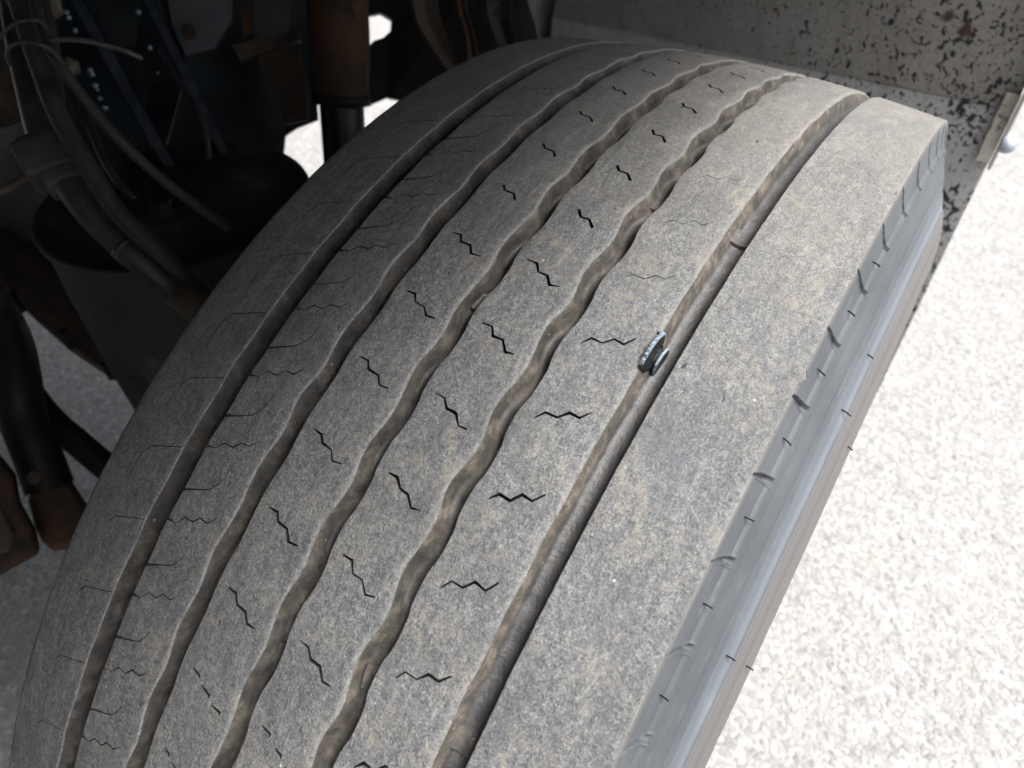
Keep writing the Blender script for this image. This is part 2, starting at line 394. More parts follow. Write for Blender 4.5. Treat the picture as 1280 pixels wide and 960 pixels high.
ARC = PITCH * 500.0                          # mm along the tread per pitch
T0V, T1V = -6.0, 14.0                        # the stretch of tread with slits cut into it

def ribbon(pts, widths, ends=True):
    """closed outline in (u mm, y mm) round a polyline with a width at every vertex"""
    P = [Vector((t * ARC, y)) for t, y in pts]; L = []; Rr = []
    for i, p in enumerate(P):
        a = (P[i] - P[i - 1]).normalized() if i else (P[1] - P[0]).normalized()
        b = (P[i + 1] - P[i]).normalized() if i < len(P) - 1 else a
        n = Vector((-(a + b).y, (a + b).x)).normalized(); k = 1 / max(.55, n.dot(Vector((-a.y, a.x))))
        w = widths[i] * .5 * k
        L.append(p + n * w); Rr.append(p - n * w)
    return L + Rr[::-1]
rs = random.Random(11)
def sipes_for(rib):
    out = []
    for n in range(-7, 15):
        if rib in (1, 2, 3, 4):
            pts = ZIG[rib]; t = n
            base = {1: .58, 2: 1.0, 3: 1.15, 4: 1.05}[rib]
            if rib == 4:
                if n < 1: continue
                base *= {1: .25, 2: .32, 3: .45}.get(n, 1.0)
            sub = pts; k0 = .75
            if rib in (2, 3) and n < 3:                       # worn away to the middle of the slit
                sub = pts[1:5]
            if rib == 1 and n < 3: base *= .6
            pj = [(a + t + rs.uniform(-.008, .008), y + rs.uniform(-.25, .25)) for a, y in sub]
            ws = [base * rs.uniform(.6, 1.35) * (.55 if (i in (0, len(pj) - 1)) else 1) for i in range(len(pj))]
            # short slots where the slit runs lengthways gape wider
            if rib in (2, 3) and n < 3: ws = [base * w for w in (1.5, 1.1, 1.1, 1.5)]
            if rib == 1: ws[0] = ws[1] = base * .5
            # split in slots at the bottom of the picture, where the tread is worn past the bridge
            if rib in (2, 3) and n >= 8:
                segs = [(0, 2), (2, 4), (4, 6)]
                for a, b in segs:
                    q = pj[a:b]
                    if rs.random() < .25: q = [(q[0][0] * .7 + q[1][0] * .3, q[0][1] * .7 + q[1][1] * .3), q[1]]
                    (t0, y0), (t1, y1) = q; tm, ym = (t0 + t1) / 2, (y0 + y1) / 2; hk = (.035, -.2) if rs.random() < .8 else (.0, 0)
                    out.append((ribbon([(t0 - .01, y0 + .3), (t0 * .6 + t1 * .4, y0 * .55 + y1 * .45), (t1 + .012, y1 + .5), (t1 + hk[0] + .012, y1 + .8)], [base * .35, base * 1.0, base * rs.uniform(1.0, 1.5), base * .5]), base))
                if n == 8:
                    out.pop(); out.pop(); out.pop(); out.append((ribbon(pj, ws), base))
            else: out.append((ribbon(pj, ws), base))
        if rib == 1 and n > 1:
            w = .40
            pj = [(a + n, y) for a, y in (HOOK1 if n < 9 else HOOK1[:4])]
            out.append((ribbon(pj, [w * 1.2, w * 1.2, w * .9, w * .8, w * .5][:len(pj)]), w))
        if rib == 0 and n > 0:
            w = .38
            pj = [(a + n, y) for a, y in (HOOK0 if n < 8 else HOOK0[:3])]
            out.append((ribbon(pj, [w * 1.2, w * 1.1, w * .9, w * .8, w * .5][:len(pj)]), w))
    return out

def rib_drop(v, a, b, ra, rb):
    d = 0
    if v - a < ra: q = ra - max(0, v - a); d += ra - math.sqrt(max(0, ra * ra - q * q))
    if b - v < rb: q = rb - max(0, b - v); d += (rb - math.sqrt(max(0, rb * rb - q * q))) * .8
    return d
def pip(x, y, poly):
    ins = False; j = len(poly) - 1
    for i in range(len(poly)):
        xi, yi = poly[i]; xj, yj = poly[j]
        if (yi > y) != (yj > y) and x < (xj - xi) * (y - yi) / (yj - yi) + xi: ins = not ins
        j = i
    return ins
for ri, (fl, fr, a, b, ra, rb) in enumerate(RIBS):
    def Y(t, v, fl=fl, fr=fr, a=a, b=b):
        return v + (fl(t) - a) * (b - v) / (b - a) + (fr(t) - b) * (v - a) / (b - a)
    def inv(t, y):
        v = y
        for _ in range(4): v -= Y(t, v) - y
        return v
    def Pm(t, v, extra=0.0):
        v = min(max(v, a), b); d = rib_drop(v, a, b, ra, rb)
        d += .10 * noise.noise(Vector((t * 3, v * .12, ri))) + extra
        return P3(t, Y(t, v), d)
    m = MB(); U0, U1 = T0V * ARC, T1V * ARC
    def rows_v():
        v = [a, a + ra * .12, a + ra * .35, a + ra * .65, a + ra]
        w = [b - rb, b - rb * .65, b - rb * .35, b - rb * .12, b]
        n = max(4, int((b - rb - a - ra) / 2.6)); mid = [a + ra + (b - rb - a - ra) * i / n for i in range(1, n)]
        return v + mid + w, len(v), len(w)
    vv, nl, nr = rows_v()
    sip = [([(p.x, inv(p.x / ARC, p.y)) for p in s], w) for s, w in sipes_for(ri)]
    verts = []; edges = []
    nu = int((U1 - U0) / 2.2)
    for i in range(nu + 1):
        u = U0 + (U1 - U0) * i / nu
        for k, v in enumerate(vv):
            e = k < nl or k >= len(vv) - nr or i in (0, nu)
            verts.append(Vector((u if e else u + rs.uniform(-.5, .5), v if e else v + rs.uniform(-.5, .5))))
    def near(p, poly):
        x0 = min(q[0] for q in poly) - .7; x1 = max(q[0] for q in poly) + .7
        return x0 < p.x < x1
    polys = []
    for s, w in sip:
        s = [(x, min(max(y, a + .02), b - .02)) for x, y in s]
        polys.append((s, w, min(q[0] for q in s), max(q[0] for q in s), min(q[1] for q in s), max(q[1] for q in s)))
        o = len(verts); n = len(s); verts += [Vector(q) for q in s]; edges += [(o + i, o + (i + 1) % n) for i in range(n)]
    V2, E2, F2, *_ = delaunay_2d_cdt(verts, edges, [], 0, 1e-4)
    keep = []
    for f in F2:
        cx = sum(V2[i].x for i in f) / len(f); cy = sum(V2[i].y for i in f) / len(f); hole = False
        for s, w, x0, x1, y0, y1 in polys:
            if x0 <= cx <= x1 and y0 <= cy <= y1 and pip(cx, cy, s): hole = True; break
        if not hole: keep.append(tuple(f))
    def rim(v):
        e = max(0, 1 - (b - v) / (rb + 2.2)) if ri < 5 else max(0, 1 - (b - v) / 3.0) * .6
        return min(1, e * (.35, .8, .9, 1, 1, 1)[ri] + max(0, 1 - (v - a) / 1.2) * .35)
    m.add([Pm(p.x / ARC, p.y) for p in V2], keep, [rim(p.y) for p in V2])
    # walls and floor of every slit
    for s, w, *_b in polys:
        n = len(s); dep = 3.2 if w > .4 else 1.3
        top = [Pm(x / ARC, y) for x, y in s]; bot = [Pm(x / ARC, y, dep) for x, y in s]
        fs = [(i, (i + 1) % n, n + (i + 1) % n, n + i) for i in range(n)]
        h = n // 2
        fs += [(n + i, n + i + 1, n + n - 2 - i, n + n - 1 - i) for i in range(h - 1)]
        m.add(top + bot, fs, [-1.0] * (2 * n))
    # the rest of the way round the wheel, without slits
    N = 122; rows = []
    for i in range(N + 1):
        t = T1V + (81 - (T1V - T0V)) * i / N
        rows.append([Pm(t if i < N else T0V, v) if i not in (0,) else Pm(T1V, v) for v in vv])
    m.grid(rows, col=[rim(v) for _ in range(N + 1) for v in vv])
    m.build('tread_rib', TREAD, tyre, angle=38)

def groove(k, depth, mean, fw_l, fw_r):
    m = MB(); fl, fr = EDGE[k]; ra = RIBS[k - 1][5] * .8; rb = RIBS[k][4]
    ts = [T0V + i * .04 for i in range(int((T1V - T0V) / .04) + 1)]
    ts += [T1V + (81 - (T1V - T0V)) * i / 122 for i in range(1, 123)]
    rows = []; cols = []
    for i, t in enumerate(ts):
        tt = T0V if i == len(ts) - 1 else t
        L, Rr = fl(tt), fr(tt); mid = (L + Rr) / 2; c = mid + mean * plateau(tt, .32)
        a_, b_ = c - fw_l, c + fw_r
        if k == 5: a_, b_ = L + 2.4, Rr - 1.9
        D = depth * (1 + .05 * noise.noise(Vector((tt * 3, k, 1))))
        pr = [(L, ra), (L + .04 * (a_ - L), ra + .35), (L + .25 * (a_ - L), D * .30), (L + .55 * (a_ - L), D * .58), (L + .85 * (a_ - L), D * .84), (a_ + .2, D * .93),
              (a_ + .25 * (b_ - a_), D * .985), (a_ + .5 * (b_ - a_), D), (a_ + .78 * (b_ - a_), D * .985), (b_ - .2, D * .93),
              (Rr + .85 * (b_ - Rr), D * .84), (Rr + .5 * (b_ - Rr), D * .55), (Rr + .2 * (b_ - Rr), D * .28), (Rr + .02 * (b_ - Rr), rb + .3), (Rr, rb)]
        rows.append([P3(tt, y, d + .25 * noise.noise(Vector((tt * 5, y * .3, k)))* (0 if j in (0, 14) else 1)) for j, (y, d) in enumerate(pr)])
        if k == 5: cols += [1, 1, 1, .9, .3, 0, -.3, -.3, -.3, 0, .5, .8, 1, 1, 1]
        else:
            q = {1: .35, 2: .5, 3: .8, 4: 1.0}[k]; cols += [v * q for v in [.9, .7, .6, .7, .6, .5, .4, .3, .25, .3, .5, .7, .8, .9, 1]]  # less mud colour in the inner grooves paints in their deeper shade
    m.grid(rows, col=[float(c) for c in cols])
    g = m.build('tread_groove', GROOVE5 if k == 5 else GROOVE, tyre, angle=60)
    return g
GR = {k: groove(k, *p) for k, p in {1: (13.0, .1, 4.6, 4.2), 2: (11.0, .5, 2.8, 2.6), 3: (9.8, .9, 2.7, 2.6), 4: (9.2, .95, 2.7, 2.6), 5: (10.0, 0, 3.5, 3.5)}.items()}

# wear bars: low blocks across the groove floors
def wear_bar(k, tau, length=.28, h=1.9, half=0.0):
    fl, fr = EDGE[k]; m = MB(); rows = []
    D = {1: 13.0, 2: 11.0, 3: 9.8, 4: 9.2, 5: 10.0}[k]
    for i, (dt, hh) in enumerate([(-.5, -.6), (-.46, .8), (-.44, 1.0), (0, 1.02), (.44, 1.0), (.46, .8), (.5, -.6)]):
        t = tau + dt * length; L, Rr = fl(t), fr(t); row = []
        for j in range(9):
            s = j / 8; mg = .6 if k == 5 else 2.2; y = L + mg + (Rr - L - 2 * mg) * s
            row.append(P3(t, y, D - h * hh - 1.9 * abs(2 * s - 1) ** 2.4 * (1 if k == 5 else .6)))
        rows.append(row)
    m.grid(rows, col=.45); return m.build('wear_bar', GROOVE5 if k == 5 else GROOVE, GR[k], angle=30)
for k, ts in {5: (2.24, 8.92, -4.3), 4: (8.93, 2.2), 3: (4.62, 9.3, -1.8), 2: (9.1, 3.1), 1: (7.8,)}.items():
    for t in ts: wear_bar(k, t)

# sidewalls
PROF = [(.4893, .14490), (.4880, .14530), (.4840, .14615), (.4790, .14730), (.4745, .14880), (.4728, .14940), (.4718, .15070), (.4709, .15160), (.4700, .15165), (.4692, .15120),
        (.4680, .15170), (.4640, .15320), (.4590, .15530), (.4540, .15730), (.4500, .15870), (.4494, .15830), (.4486, .15900), (.4460, .16000), (.4453, .15960), (.4446, .16050), (.4420, .16170),
        (.4400, .16250), (.4385, .16260), (.4370, .16360), (.4340, .16500), (.4328, .16610), (.4280, .16790), (.4200, .17030), (.4120, .17220), (.4050, .17330), (.4000, .17380), (.3985, .17290), (.3970, .17330), (.3900, .17340),
        (.3750, .17150), (.3550, .16700), (.3350, .15900), (.3150, .14700), (.3000, .13400), (.2900, .12000), (.2870, .10800)]
def arc_depth(tau, r):                       # crescent shoulder slots, one per pitch
    n = round(tau - .08); s = (.4872 - r) / .0165          # 0 at the shoulder, 1 at the lower end
    if s < -.15 or s > 1.12: return 0.0
    c = n + .175 - .17 * max(0, s) ** .75
    w = .022 + .030 * max(0, min(1, s)); d = abs(tau - c) / w
    if d > 1.6: return 0.0
    env = min(1, max(0, (s + .15) * 4)) * min(1, max(0, (1.12 - s) * 8))
    return 1.0 * env * max(0, 1 - d ** 2.2) - (.22 * env * max(0, 1 - abs(d - 1.25) / .35) if 0.9 < d else 0)
def sidewall(side):
    m = MB(); rows = []
    prof = []
    for i in range(len(PROF) - 1):
        (r0, y0), (r1, y1) = PROF[i], PROF[i + 1]; k = 4 if (r0 > .4725 and side > 0) else 1
        for j in range(k): prof.append((r0 + (r1 - r0) * j / k, y0 + (y1 - y0) * j / k))
    prof.append(PROF[-1])
    fine = side > 0
    st = .01 if fine else .25
    ts = [T0V + i * st for i in range(int((T1V - T0V) / st) + 1)] + [T1V + (81 - (T1V - T0V)) * i / 122 for i in range(1, 122)]
    edge = RIBS[5][1] if side > 0 else RIBS[0][0]
    off0 = edge(0)
    for t in ts:
        row = []
        for j, (r, y) in enumerate(prof):
            yy = side * y * 1000
            if j < 3:
                k = 1 - j / 3; e = edge(t); 
                yy = yy + ((e) - side * 144.9) * k if side > 0 else e + (yy + 144.9)
            if side < 0: yy = yy + 3.4
            dd = arc_depth(t, r) if (fine and T0V < t < T1V) else 0
            w = .25 * noise.noise(Vector((t * .8, r * 60, side * 3)))
            row.append(P3(t, yy - side * dd * 2.3 + side * w * (0 if j < 2 else 1), dd * .5, r=r if j else (RT - CR * (yy * .001) ** 2 - (.0005 if side > 0 else .004))))
        rows.append(row)
    m.grid(rows, closed=True)
    return m.build('outer_sidewall' if side > 0 else 'inner_sidewall', SIDE, tyre, angle=50)
sw = sidewall(1); sidewall(-1)
# moulding hairs
def nib(tau, r, y, L, lean=.0, rad=.00035):
    p = P3(tau, y * 1000, 0, r=r); th = theta(tau); rad_d = Vector((math.sin(th), 0, math.cos(th))); tg = Vector((math.cos(th), 0, -math.sin(th)))
    d = (Vector((0, 1, 0)) * .9 - rad_d * .35 + tg * lean).normalized(); m = MB()
    tube(m, [p - d * .001, p + d * L * .5, p + d * L + Vector((0, 0, -.0004))], rad, 6)
    m.build('rubber_nib', DKSTEEL if False else DARK, sw)
for n in range(1, 8): nib(n + .52 + rs.uniform(-.03, .03), .4765, .1479, .0042, rs.uniform(-.15, .15))
for t, r, L in ((6.9, .4395, .004), (6.9, .416, .0035), (3.2, .4385, .005), (3.25, .414, .0035), (2.1, .4385, .003)): nib(t, r, .1628 if r > .43 else .1712, L)
# steel wheel disc inside the tyre
m = MB(); lathe(m, [(.112, .287), (.118, .296), (.105, .292), (.100, .270), (.02, .262), (-.10, .262), (-.118, .290), (-.118, .296)], (0, 0, AX), (0, 1, 0), 64)
m.build('wheel_rim', BRKT, tyre)
m = MB(); lathe(m, [(.0, .263), (.01, .22), (.06, .16), (.07, .08), (.09, .075), (.09, .001)], (0, 0, AX), (0, 1, 0), 48)
m.build('wheel_disc', BRKT, tyre)

# ================================================================== STUD in the groove edge
Pc = P3(4.40, 86.3, 0); th = theta(4.40)
er = Vector((math.sin(th), 0, math.cos(th))); et = Vector((math.cos(th), 0, -math.sin(th))); ey = Vector((0, 1, 0))
axis = (ey * .97 - er * .13 + et * .07).normalized()
stud = thing('metal_stud', 'small bright metal stud with two flanges stuck in the widest groove', 'stud', Pc)
def disc(c, R, t, n=60, knurl=0.0, name='flange', seed=0):
    u = (et - axis * et.dot(axis)).normalized(); w = axis.cross(u); r2 = random.Random(seed); m = MB(); rows = []; body = []
    for k in range(n):
        a = 2 * PI * k / n; q = 1 + knurl * (r2.uniform(-1, 1) + (1 if k % 3 == 0 else -.4)); d = u * math.cos(a) + w * math.sin(a)
        rows.append([c - axis * t * .5 + d * R * .93, c - axis * t * .42 + d * R * .985 * q, c + d * R * q, c + axis * t * .38 + d * R * .985 * q, c + axis * t * .5 + d * R * .93])
        body.append([c - axis * t * .45, c - axis * t * .48 + d * R * .95, c + axis * t * .48 + d * R * .95, c + axis * t * .45])
    m.grid(body, closed=True); o = m.build(name, DKSTEEL, stud, angle=40)
    m = MB(); m.grid(rows, closed=True); m.build('worn_rim', STEEL, o, angle=40); return o
c1 = Pc - er * .0076
disc(c1, .0118, .0019, 84, knurl=.03, seed=3)
m = MB(); lathe(m, [(0, .0001), (0, .0062), (.0022, .0062), (.0050, .0050), (.0050, .0001)], c1, axis, 28); m.build('neck', DKSTEEL, stud, angle=40)
c2 = c1 + axis * .0052 + er * .0012
disc(c2, .0062, .0013, 44, .03, 'small_flange', 5)
# shreds of rubber pulled up round the stud, plus a dark patch painting its shadow
m = MB(); r3 = random.Random(8)
for k in range(22):
    q = P3(4.40 + r3.uniform(-.26, .26), 87.6 + r3.uniform(-1.2, .8), .6); d = (er * r3.uniform(.4, 1) + et * r3.uniform(-.6, .6) - ey * r3.uniform(-.2, .7)).normalized()
    tube(m, [q - d * .001, q + d * .0012, q + d * r3.uniform(.002, .0032)], lambda t: .00055 * (1.15 - t), 5)
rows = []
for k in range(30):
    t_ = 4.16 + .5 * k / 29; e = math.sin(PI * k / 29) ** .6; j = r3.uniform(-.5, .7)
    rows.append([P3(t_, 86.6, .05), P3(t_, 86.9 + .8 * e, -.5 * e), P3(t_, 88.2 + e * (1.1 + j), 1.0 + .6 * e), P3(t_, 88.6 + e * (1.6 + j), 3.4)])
m.grid(rows); m.build('shred_shadow', DARK, stud)

# ================================================================== MUDGUARD
guard = thing('mudguard', 'grey plastic mudguard with black spatter behind the tyre', 'mudguard', (-.62, -.12, .3))
Zc = .3215 + AX
def gx_(y): return -.62
def panel(name, zx, y0, y1, th=.006):
    m = MB(); n = 40; rows = []
    for i in range(n + 1):
        y = y0 + (y1 - y0) * i / n; r = []
        for (x, z) in zx: r.append(Vector((x + .002 * noise.noise(Vector((y * 5, z * 5, 2))), y, z)))
        for (x, z) in reversed(zx): r.append(Vector((x - th + .002 * noise.noise(Vector((y * 5, z * 5, 2))), y, z + .001)))
        r.append(r[0]); rows.append(r)
    m.grid(rows)
    k = len(rows[0]) - 1; N = len(m.v)
    m.add([Vector(p) for p in rows[0][:-1]], [tuple(range(k))]); m.add([Vector(p) for p in rows[-1][:-1]], [tuple(range(k))])
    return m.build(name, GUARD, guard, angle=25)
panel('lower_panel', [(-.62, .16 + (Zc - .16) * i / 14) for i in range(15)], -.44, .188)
ux, uz = math.sin(R_(14)), math.cos(R_(14))
arch = [(-.6197, Zc + .0015), (-.618, Zc + .007)] + [(-.618 + ux * .02 * i, Zc + .007 + uz * .02 * i) for i in range(1, 21)]
panel('upper_panel', arch, -.44, .188)
# rolled outer lip with torn dusty facing, and the bolt behind it
m = MB(); rows = []
for i in range(26):
    z = AX + .253 + i * .013; x = -.617 + (0 if z < Zc + .006 else (z - Zc - .006) * math.tan(R_(14)))
    j = .003 * noise.noise(Vector((z * 60, 0, 0)))
    w = .019 * min(1, .25 + i * .2)
    rows.append([Vector((x, .1895, z)), Vector((x + w + j, .190, z)), Vector((x + w + j, .1935, z)), Vector((x, .1935, z)), Vector((x, .1895, z))])
m.grid(rows); m.build('outer_lip', LIP, guard, angle=30)
m = MB(); rows = []
for i in range(12):
    z = AX + .262 + i * .0075; j = .0025 * noise.noise(Vector((z * 90, 3, 0))); x = -.612
    rows.append([Vector((x, .172 + j, z)), Vector((x + .004, .174 + j, z)), Vector((x + .005, .1885, z)), Vector((x, .1888, z))])
m.grid(rows); m.build('torn_facing', LIP, guard, angle=30)
m = MB(); lathe(m, [(-.004, .001), (-.004, .011), (0, .0115), (.004, .0105), (.0075, .0085), (.0095, .0045), (.010, .0001)], (-.603, .1975, AX + .291), (.15, 1, .15), 24)
m.build('bolt', BOLT, guard, angle=50)
# bracket at the inner end of the mudguard
bp = [at(652, -40, 1.16), at(664, 10, 1.14), at(672, 35, 1.12), at(676, 70, 1.10)]
bp2 = [at(706, -40, 1.16), at(694, 10, 1.14), at(690, 35, 1.12), at(692, 70, 1.10)]
m = MB(); A = catmull(bp, 6); B = catmull(bp2, 6); nrm = Vector((.85, .45, .2)).normalized(); rows = []
for p, q in zip(A, B):
    d = q - p; r = [p + nrm * .022, p + nrm * .010 + d * .04, p + d * .18, p + d * .5 - nrm * .003, p + d * .82, q + nrm * .012 - d * .04, q + nrm * .024]
    rows.append(r + [x - nrm * .004 for x in reversed(r)] + [r[0]])
m.grid(rows); m.build('mounting_bracket', BRKT, guard, angle=50)

# ================================================================== CHASSIS AND GEAR INBOARD OF THE TYRE
chassis = thing('chassis_frame', 'dark navy chassis side plates and ribs behind the hoses', 'chassis', (0, -.75, .3))
def pl(pix, D, t=.012):
    m = MB(); t_v = ray(400, 200) * t; pts = [at(x, y, D + dd) for x, y, dd in pix]; slab(m, pts, t_v); return m
# back plate of the side rail
pl([(-260, -260, 0), (372, -260, 0), (390, 60, 0), (398, 150, 0), (372, 160, 0), (357, 170, 0), (352, 215, 0), (140, 470, 0), (120, 440, 0), (20, 365, 0), (-260, 250, 0)], 1.15, .02).build('side_rail', NAVY, chassis, smooth=False)
pl([(440, -260, 0), (780, -260, 0), (730, 70, 0), (560, 175, 0), (506, 150, 0), (503, 126, 0), (484, 122, 0), (459, 133, 0), (440, 136, 0), (440, 58, 0), (459, 60, 0), (467, 51, 0), (479, 47, 0), (489, 38, 0), (490, 24, 0), (476, 16, 0), (460, 19, 0), (440, 20, 0)], 1.25, .02).build('cross_member', BLACKM, chassis, smooth=False)
def edge_rib(p, q, D0, D1, w, name='frame_rib', mat=None, t=.016):
    m = MB(); a = at(*p, D0); b = at(*q, D1); d = (b - a).normalized(); v = (ray(*p)).normalized(); s = d.cross(v).normalized()
    c = (a + b) / 2; box(m, c, (b - a).length, w, t, (d, s, d.cross(s))); o = m.build(name, mat or RIBM, chassis, smooth=False)
    return o
RIBM = simple('grey_blue_rib_paint', (.016, .021, .028), (.045, .052, .062), 60, (.3, .5))
edge_rib((84, -20), (226, 232), .95, .86, .010); edge_rib((176, -20), (292, 214), .97, .88, .009)
pl([(96, -30, 0), (182, -30, 0), (232, 90, -.03), (205, 190, -.05), (160, 120, -.02)], 1.02, .01).build('gusset_plate', NAVY, chassis, smooth=False)
pl([(20, -40, 0), (90, -40, 0), (160, 110, -.03), (200, 210, -.05), (120, 240, -.05), (60, 130, -.02)], .98, .01).build('gusset_plate', NAVY, chassis, smooth=False)
pl([(0 - 60, 40, 0), (8, 60, 0), (30, 110, 0), (34, 148, 0), (0, 160, 0), (-60, 175, 0)], .9, .008).build('rusty_plate', RUST, chassis, smooth=False)
pl([(205, -30, 0), (292, -30, 0), (290, 26, 0), (268, 60, 0), (232, 70, 0), (215, 30, 0)], 1.05, .02).build('oily_bracket', RIBM, chassis, smooth=False)
pl([(322, 70, 0), (372, 48, 0), (384, 100, 0), (386, 150, 0), (356, 156, 0), (342, 110, 0), (330, 100, 0)], 1.06, .02).build('rusty_bracket', RUSTG, chassis, smooth=False)
pl([(290, 56, 0), (375, 36, 0), (376, 50, 0), (300, 76, 0)], 1.04, .03).build('rusty_bracket', RUSTG, chassis, smooth=False)
pl([(300, -20, 0), (316, -20, 0), (314, 40, 0), (304, 48, 0)], 1.03, .01).build('rusty_bracket', RUST, chassis, smooth=False)
for x, y, D, r, mt in ((60, 8, .82, .0125, ZINC), (88, 84, .80, .0085, ZINC), (266, 221, .84, .0075, ZINC), (236, 40, .96, .008, RUST), (144, 229, .84, .005, RUST)):
    m = MB(); c = at(x, y, D); ax = -ray(x, y)
    lathe(m, [(-.012, r * .8), (0, r), (.003, r), (.005, r * .7), (.006, .0001)], c, ax + Vector((.2, .2, .3)), 6 if r > .008 else 12); m.build('bolt_head', mt, chassis, smooth=False)
rw = random.Random(5)
SPAT = simple('pale_weld_bead', (.2, .23, .26), (.35, .39, .43), 300, (.2, .4), .6)
for x, y in ((83, 15), (86, 22), (94, 38), (113, 88), (115, 93), (119, 107), (122, 112), (125, 123), (131, 135), (173, 15), (187, 60), (197, 91)):
    m = MB(); c = at(x, y, .90); r = rw.uniform(.0016, .0032); lathe(m, [(-r, .0001), (-r * .6, r * .8), (0, r), (r * .6, r * .8), (r, .0001)], c, ray(x, y).cross(Vector((0, 0, 1))), 8)
    m.build('weld_bead', SPAT, chassis)

# shock absorber
shock = thing('shock_absorber', 'rusty brown upright shock absorber with a black lower tube', 'shock absorber', at(428, 230, .98))
m = MB(); a, b = at(418, -120, .98), at(427, 130, .98); tube(m, [a, a.lerp(b, .33), a.lerp(b, .66), b], lambda t: .0375 - .003 * t, 32, bump=.05); m.build('outer_tube', RUST, shock)
m = MB(); b2 = at(434, 240, .98); tube(m, [b, b.lerp(b2, .5), b2], .027, 28); m.build('lower_tube', NAVY, shock)
m = MB(); tube(m, [b + (a - b) * .0, b + (a - b) * .06], .0355, 28, False); m.build('collar', BLACKM, shock)

# hanger bracket with rusty arms beside the shock absorber
hang = thing('hanger_bracket', 'rusty forked hanger bracket right of the shock absorber', 'bracket', at(560, 80, 1.0))
def strap(p, q, D, w, mat, name):
    m = MB(); rows = []
    A = [at(x, y, D) for x, y in p]; B = [at(x, y, D) for x, y in q]; A = catmull(A, 5); B = catmull(B, 5); v = ray(560, 60) * w
    for s, e in zip(A, B): rows.append([s, s.lerp(e, .12) - v * .25, s.lerp(e, .5), s.lerp(e, .88) - v * .25, e, e + v, s + v, s])
    m.grid(rows); m.build(name, mat, hang, angle=40)
strap([(505, -60), (514, 15), (534, 55), (566, 100)], [(548, -60), (548, 5), (560, 45), (592, 95)], 1.02, .02, RUSTG, 'arm')
strap([(566, -60), (570, 5), (580, 40), (584, 80)], [(584, -60), (583, 5), (592, 40), (600, 78)], 1.0, .02, RUST, 'arm')
strap([(600, -60), (604, 10), (616, 50), (630, 80)], [(652, -60), (640, 10), (646, 45), (655, 75)], 1.05, .02, BLACKM, 'arm')

# air spring drum
D0 = .80
air = thing('air_spring', 'large dusty black air spring drum between the hoses and the tyre', 'air spring', at(225, 480, D0))
cc = at(222, 252, D0)
Rd = .126
m = MB(); lathe(m, [(.006, .0001), (.006, Rd * .55), (.001, Rd * .62), (.0, Rd * .90), (.004, Rd * .97), (.004, Rd), (-.004, Rd * 1.012), (-.010, Rd * .99)], cc, (0, 0, 1), 72); m.build('top_plate', DRUM, air)
m = MB(); lathe(m, [(-.008, Rd * .985), (-.03, Rd * .98), (-.07, Rd * .985), (-.11, Rd * .975), (-.15, Rd * .97), (-.19, Rd * .95), (-.23, Rd * .93), (-.30, Rd * .92)], cc, (0, 0, 1), 72); m.build('rubber_body', DRUM, air)
m = MB(); tube(m, [cc + Vector((math.cos(2 * PI * k / 60), math.sin(2 * PI * k / 60), 0)) * Rd * 1.0 + Vector((0, 0, .002)) for k in range(61)], .0026, 8, False, False); m.build('rim_bead', simple('dusty_rim_rubber', (.018, .017, .015), (.040, .036, .031), 12, (.7, .9)), air)
m = MB(); lathe(m, [(0, .012), (.012, .012), (.014, .009), (.014, .0001)], at(206, 268, .77) , (0, 0, 1), 6); m.build('top_nut', BLACKRUB, air, smooth=False)

# flange plate under the drum, with studs along its edge
sp = thing('spring_seat_plate', 'rusty edged seat plate with studs below the black drum', 'plate', at(100, 430, 1.1))
m = MB(); lo = [(-90, 305), (0, 352), (40, 392), (85, 432), (130, 462), (190, 497), (230, 525)]
slab(m, [at(x, y, 1.0) for x, y in lo] + [at(x + 40, y - 75, 1.16) for x, y in reversed(lo)], Vector((0, 0, -.010))); m.build('plate', RUSTG, sp, smooth=False)
for x, y in ((22, 378), (84, 424), (136, 463), (172, 488)):
    m = MB(); c = at(x, y, .995); lathe(m, [(-.012, .0001), (-.012, .005), (.012, .005), (.012, .0001)], c, (0, 0, 1), 8); m.build('stud', BLACKM, sp, smooth=False)

# hoses, cables, ties
def hose(name, label, cat, pts, r, mat, group=None, n=12):
    m = MB(); P = [at(x, y, D) for x, y, D in pts]; tube(m, P, r, n)
    o = m.build(name, mat); tag(o, label, cat, group); return o
HB = simple('dusty_brown_black_hose', (.012, .011, .010), (.036, .031, .027), 50, (.5, .75))
hz = thing('air_hose', 'thickest black hose with a clamp block and brass-brown coupling end', 'hose', at(150, 290, .68))
m = MB(); tube(m, [at(x, y, D) for x, y, D in ((14, -60, .76), (26, 40, .74), (40, 110, .72), (58, 180, .70), (88, 232, .68), (124, 278, .67), (168, 318, .66), (212, 358, .655), (236, 375, .65))], .0118, 20)
m.build('hose', BLACKRUB, hz)
m = MB(); tube(m, [at(222, 365, .65), at(262, 395, .645)], .0135, 16, False); m.build('coupling', RUSTG, hz)
m = MB(); c = at(66, 200, .695); d = (at(88, 232, .68) - at(58, 180, .70)).normalized(); s = d.cross(ray(66, 200)).normalized(); u = d.cross(s)
box(m, c, .030, .044, .034, (d, s, u)); box(m, c - d * .014 - u * .004, .010, .034, .038, (d, s, u)); box(m, c + d * .019 + s * .004, .014, .036, .030, (d, s, u))
o = m.build('clamp_block', simple('dusty_grey_clamp_plastic', (.025, .023, .020), (.06, .054, .046), 60, (.6, .8)), hz, smooth=False)
bv = o.modifiers.new('b', 'BEVEL'); bv.width = .003; bv.segments = 2
m = MB(); tube(m, [at(-30, 243, .70), at(8, 236, .70), at(44, 214, .69)], .0035, 8); m.build('clamp_rod', RUSTG, hz)
